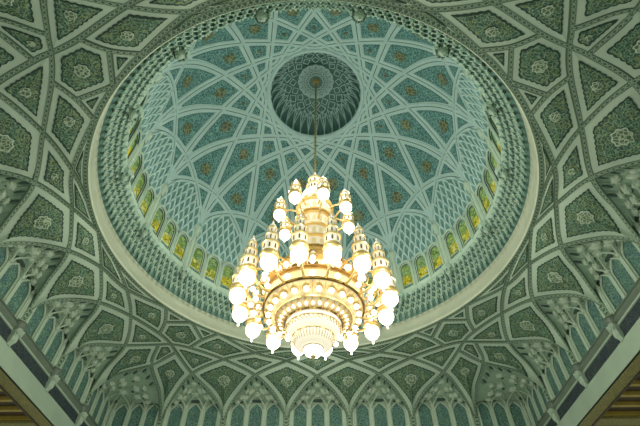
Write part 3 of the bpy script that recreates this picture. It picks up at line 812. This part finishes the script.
# ------------------------------------------------------------------ chandelier
ch = empty('chandelier', None, (0, 0, 0)); ch['label'] = 'huge lit crystal and brass chandelier hanging from the dome centre'; ch['category'] = 'chandelier'
mb = MB(); mb.lathe([(.06, 23.3), (.06, 36.9)], 'rodgold', 10)
for i in range(26): mb.lathe([(.06, 23.6+i*.5), (.10, 23.65+i*.5), (.06, 23.7+i*.5)], 'rodgold', 10)
mb.build('rod', ch, True)
def tiered(mb, c, prof_tiers, n=16, sl='slot'):
    """stack of lit drums: (r, z0, z1) each with brass rings and little window slots"""
    for r, z0, z1 in prof_tiers:
        mb.lathe([(r*.94, z0), (r*.94, z1)], 'tower', n, c)
        for z, q in ((z0, 1.12), (z1, 1.1)): mb.lathe([(r*.9, z-.05), (r*q, z-.02), (r*q, z+.03), (r*.9, z+.05)], 'brass', n, c)
        m_ = 8 if r < .5 else 16
        for i in range(m_):
            a = 2*PI*i/m_; w = r*.11; h = (z1-z0)
            o = V((c[0]+r*.955*math.sin(a), c[1]-r*.955*math.cos(a), z0+h*.30)); rr = V((math.cos(a), math.sin(a), 0))
            mb.add([o-rr*w, o+rr*w, o+rr*w+V((0, 0, h*.38)), o+V((0, 0, h*.52)), o-rr*w+V((0, 0, h*.38))], [(0, 1, 2, 3, 4)], sl)
def lantern(x, y, z, tiers, gs=1.0):
    root = MB(); c = (0, 0)
    # collar is the lantern's own mesh
    root.lathe([(.20*gs, .24*gs), (.40*gs, .30*gs), (.42*gs, .38*gs), (.36*gs, .44*gs), (.2*gs, .46*gs)], 'brass', 20, c)
    lo = root.build('lantern', ch, True); lo.location = (x, y, z)
    g = MB(); g.lathe([(.0, -.62*gs), (.045*gs, -.58*gs), (.05*gs, -.44*gs), (.11*gs, -.36*gs), (.24*gs, -.25*gs), (.34*gs, -.10*gs), (.365*gs, .05*gs), (.34*gs, .2*gs), (.26*gs, .3*gs)], 'globe', 24, c); g.build('glass_globe', lo, True)
    tw = MB(); z0 = .46*gs; r = .355*gs
    for i in range(tiers):
        h = (.58, .5, .42)[i]*gs*(1.0 if tiers == 3 else .72); tiered(tw, c, [(r, z0, z0+h)], 16); z0 += h+.03; r *= .77
    tw.build('tiered_tower', lo)
    cp = MB(); cp.lathe([(r*1.1, z0), (r*1.15, z0+.1*gs), (r*.8, z0+.24*gs), (r*.25, z0+.36*gs), (.035*gs, z0+.42*gs), (.05*gs, z0+.48*gs), (0, z0+.60*gs)], 'tower', 16, c); cp.build('dome_cap', lo, True)
    return lo
def copy_tree(o, parent, loc):
    c = o.copy(); C.objects.link(c); c.parent = parent; c.location = loc
    for chd in list(o.children):
        d = chd.copy(); C.objects.link(d); d.parent = c
    return c
lower = None; upper = None
for i in range(16):
    a = 2*PI*(i+.5)/16+.045; p = pol(a, 3.53, 12.57)
    if lower is None: lower = lantern(p.x, p.y, p.z, 3, 1.02)
    else: copy_tree(lower, ch, p)
for i in range(8):
    a = math.radians(14.5)+2*PI*i/8; p = pol(a, 2.02, 18.5)
    if upper is None: upper = lantern(p.x, p.y, p.z, 2, .92)
    else: copy_tree(upper, ch, p)
for i in range(16):
    a = 2*PI*(i+.5)/16+.045; mb = MB()
    mb.tube(spline([pol(a, 2.0, 12.6), pol(a, 2.5, 12.35), pol(a, 3.0, 12.55), pol(a, 3.25, 12.95), pol(a, 3.53, 12.95)], 5), .07, 'brass', 6, .05)
    mb.tube(spline([pol(a, 2.0, 13.4), pol(a, 2.6, 13.55), pol(a, 3.1, 13.3), pol(a, 3.42, 13.05)], 5), .05, 'brass', 6)
    mb.tube([pol(a, 2.72+.16*math.cos(q), 13.0+.26*math.sin(q)) for q in [2*PI*j/12 for j in range(13)]], .035, 'brass', 5)
    mb.build('scroll_arm', ch, True)
for i in range(8):
    a = math.radians(14.5)+2*PI*i/8; mb = MB()
    mb.tube(spline([pol(a, .8, 17.9), pol(a, 1.2, 18.0), pol(a, 1.6, 18.45), pol(a, 2.02, 18.88)], 5), .07, 'brass', 6, .05)
    mb.tube(spline([pol(a, .8, 19.0), pol(a, 1.3, 19.15), pol(a, 1.75, 18.98)], 5), .05, 'brass', 6)
    mb.build('scroll_arm', ch, True)
mb = MB(); mb.lathe([(0, 23.45), (.04, 23.3), (.07, 23.2), (.05, 23.1), (.22, 22.85), (.34, 22.6), (.36, 22.45)], 'tower', 20); tiered(mb, (0, 0), [(.42, 21.8, 22.4), (.52, 21.1, 21.7)], 20)
mb.build('crown_tower', ch)
mb = MB(); mb.lathe([(.5, 21.05), (.74, 20.9), (.84, 20.6), (.8, 20.3), (.6, 20.1)], 'bowl', 32); mb.lathe([(.6, 20.1), (.9, 20.0), (1.02, 19.85), (.95, 19.7), (.8, 19.6)], 'brass', 32); mb.build('crown_bowl', ch, True)
mb = MB(); tiered(mb, (0, 0), [(1.0, 18.5, 19.5), (.92, 17.4, 18.4), (.98, 16.4, 17.3), (1.12, 15.5, 16.3)], 32, 'crystal')
mb.lathe([(1.0, 15.45), (1.25, 15.35), (1.3, 15.2), (1.15, 15.1)], 'brass', 32); tiered(mb, (0, 0), [(1.35, 14.5, 15.1)], 32, 'crystal'); mb.build('central_column', ch)
mb = MB(); tiered(mb, (0, 0), [(1.75, 13.9, 14.45), (2.1, 13.1, 13.8)], 48); mb.lathe([(2.12, 13.05), (2.3, 12.98), (2.3, 12.9)], 'brass', 64); mb.lathe([(2.28, 12.9), (2.30, 12.7), (2.24, 12.42)], 'crystal', 64)
for i in range(24):
    a = 2*PI*i/24
    for r, z in ((2.0, 13.95),): mb.lathe([(0, z+.34), (.12, z+.2), (.14, z+.08), (.08, z)], 'tower', 8, (pol(a, r, 0).x, pol(a, r, 0).y))
mb.build('arcade_drum', ch)
mb = MB(); mb.lathe([(2.28, 12.44), (2.34, 12.43), (2.36, 12.38), (2.33, 12.32), (2.28, 12.31), (2.25, 12.36)], 'darkbrass', 96); mb.build('rim_ring', ch, True)
# golden basket between the rim and the bowl: shell, triangular lattice
mb = MB(); mb.lathe([(2.26, 12.34), (2.1, 12.22), (1.8, 11.95), (1.4, 11.66), (1.27, 11.56)], 'crystal', 64)
for i in range(48): mb.tube([pol(2*PI*i/48, 2.24, 12.3), pol(2*PI*i/48, 2.08, 12.17), pol(2*PI*i/48, 1.86, 11.96)], .018, 'brass', 4)
for i in range(32):
    a0, a1, am = 2*PI*i/32, 2*PI*(i+1)/32, 2*PI*(i+.5)/32
    mb.tube([pol(a0, 1.72, 11.86), pol(am, 1.32, 11.54), pol(a1, 1.72, 11.86)], .03, 'brass', 5)
    mb.lathe([(0, 11.58), (.06, 11.62), (.075, 11.68), (.05, 11.76)], 'globe', 8, (pol(a0, 1.50, 0).x, pol(a0, 1.50, 0).y))
mb.lathe([(1.70, 11.86), (1.76, 11.82), (1.78, 11.9)], 'brass', 64); mb.lathe([(1.25, 11.56), (1.31, 11.51), (1.34, 11.6)], 'darkbrass', 64); mb.build('lattice_basket', ch)
for r0, z0 in ((1, 0),):
    mb = MB(); mb.lathe([(1.25, 11.55), (1.24, 11.42), (1.18, 11.2), (1.06, 11.02), (.92, 10.92)], 'bowl', 64); mb.lathe([(1.23, 11.38), (1.27, 11.35), (1.23, 11.32)], 'brass', 64)
    for i in range(40): a = 2*PI*i/40; b_ = a+PI/40; mb.tube([pol(a, 1.245, 11.34), pol(b_, 1.17, 11.16), pol(a+PI/20, 1.245, 11.34)], .018, 'brass', 4)
    mb.build('glass_bowl', ch, True)
    mb = MB(); mb.lathe([(.92, 10.94), (.89, 10.78), (.78, 10.58), (.58, 10.44), (.42, 10.4)], 'bowl', 64); mb.lathe([(.9, 10.94), (.95, 10.91), (.9, 10.87)], 'brass', 64)
    for i in range(40): a = 2*PI*i/40; mb.tube([pol(a, .92, 10.88), pol(a, .90, 10.78), pol(a, .79, 10.58)], .014, 'brass', 4)
    mb.build('glass_bowl', ch, True)
    mb = MB(); mb.lathe([(.42, 10.42), (.41, 10.3), (.33, 10.15), (.2, 10.07), (.11, 10.04)], 'globe', 40); mb.lathe([(.41, 10.43), (.45, 10.40), (.41, 10.37)], 'brass', 40); mb.build('glass_bowl', ch, True)
mb = MB(); mb.lathe([(.12, 10.06), (.10, 10.0), (.045, 9.95), (0, 9.88)], 'brass', 16); mb.build('bottom_finial', ch, True)
# little round bulbs in rows
bp = MB(); bp.lathe([(0, -.13), (.08, -.10), (.125, -.02), (.12, .05), (.06, .12)], 'globe', 12); bulb = None
def put_bulb(p):
    global bulb
    if bulb is None: bulb = bp.build('bulb', ch, True); bulb.location = p
    else:
        o = bulb.copy(); C.objects.link(o); o.parent = ch; o.location = p
for i in range(24): put_bulb(pol(2*PI*(i+.5)/24, 2.06, 11.98))
for i in range(16): put_bulb(pol(2*PI*i/16, 2.75, 12.25))
for i in range(16): put_bulb(pol(2*PI*(i+.5)/16, 2.7, 13.0))
for i in range(16): put_bulb(pol(2*PI*i/16, 2.95, 12.75))
for i in range(16): put_bulb(pol(2*PI*i/16, 2.35, 13.5))
cups = MB()
for i in range(24):
    p = pol(2*PI*(i+.5)/24, 2.06, 0); cups.lathe([(.05, 12.25), (.17, 12.2), (.2, 12.1), (.14, 12.04)], 'brass', 10, (p.x, p.y))
cups.build('bulb_cups', ch)

# ------------------------------------------------------------------ added unseen shell that blocks world light at the gaps
mb = MB(); B = 16.6
mb.add([(-B, -B, 13.0), (B, -B, 13.0), (B, B, 13.0), (-B, B, 13.0), (-B, -B, 39), (B, -B, 39), (B, B, 39), (-B, B, 39)], [(4, 5, 6, 7), (1, 2, 6, 5), (2, 3, 7, 6), (3, 0, 4, 7), (0, 1, 5, 4)], 'cream')
mb.build('light_block_shell', None, False, 'structure')

# ------------------------------------------------------------------ light
def lamp(name, typ, loc, energy, col, **kw):
    d = bpy.data.lights.new(name, typ); d.energy = energy; d.color = col
    for k, v in kw.items(): setattr(d, k, v)
    o = bpy.data.objects.new(name, d); o.location = loc; C.objects.link(o); return o
for i in range(8):
    p = pol(2*PI*i/8, 4.7, 12.0); lamp('chandelier_lamp', 'POINT', p, 200, (.95, 1, .86), shadow_soft_size=.3)
for i in range(8):
    p = pol(2*PI*(i+.5)/8, 2.9, 20.6); lamp('chandelier_lamp', 'POINT', p, 185, (.95, 1, .94), shadow_soft_size=.25)
for i in range(16):            # cove lamps on the ledge behind the cornice lip
    p = pol((2*i)*U1, 10.2, 21.4); lamp('cove_lamp', 'POINT', p, 7, (.8, 1, .98), shadow_soft_size=.4)
w = bpy.data.worlds.new('World'); bpy.context.scene.world = w; w.use_nodes = True
bg = w.node_tree.nodes['Background']; bg.inputs[0].default_value = (.86, 1, .84, 1); bg.inputs[1].default_value = .335

# ------------------------------------------------------------------ camera
F = (.8629, -.0058, -.0049); th, yaw, roll = F
Fv = V((math.sin(yaw)*math.cos(th), math.cos(yaw)*math.cos(th), math.sin(th))); Rv = V((math.cos(yaw), -math.sin(yaw), 0)); Uv = Rv.cross(Fv)
R2 = Rv*math.cos(roll)+Uv*math.sin(roll); U2 = R2.cross(Fv)
from mathutils import Matrix
cam = bpy.data.cameras.new('camera'); co = bpy.data.objects.new('camera', cam); C.objects.link(co)
co.matrix_world = Matrix(((R2.x, U2.x, -Fv.x, .4068), (R2.y, U2.y, -Fv.y, -16.5), (R2.z, U2.z, -Fv.z, 0), (0, 0, 0, 1)))
cam.sensor_width = 36; cam.lens = 438.33/640*36; cam.clip_end = 300
sc = bpy.context.scene; sc.camera = co
sc.view_settings.view_transform = 'Standard'; sc.view_settings.look = 'None'; sc.view_settings.gamma = 1; sc.view_settings.exposure = 0
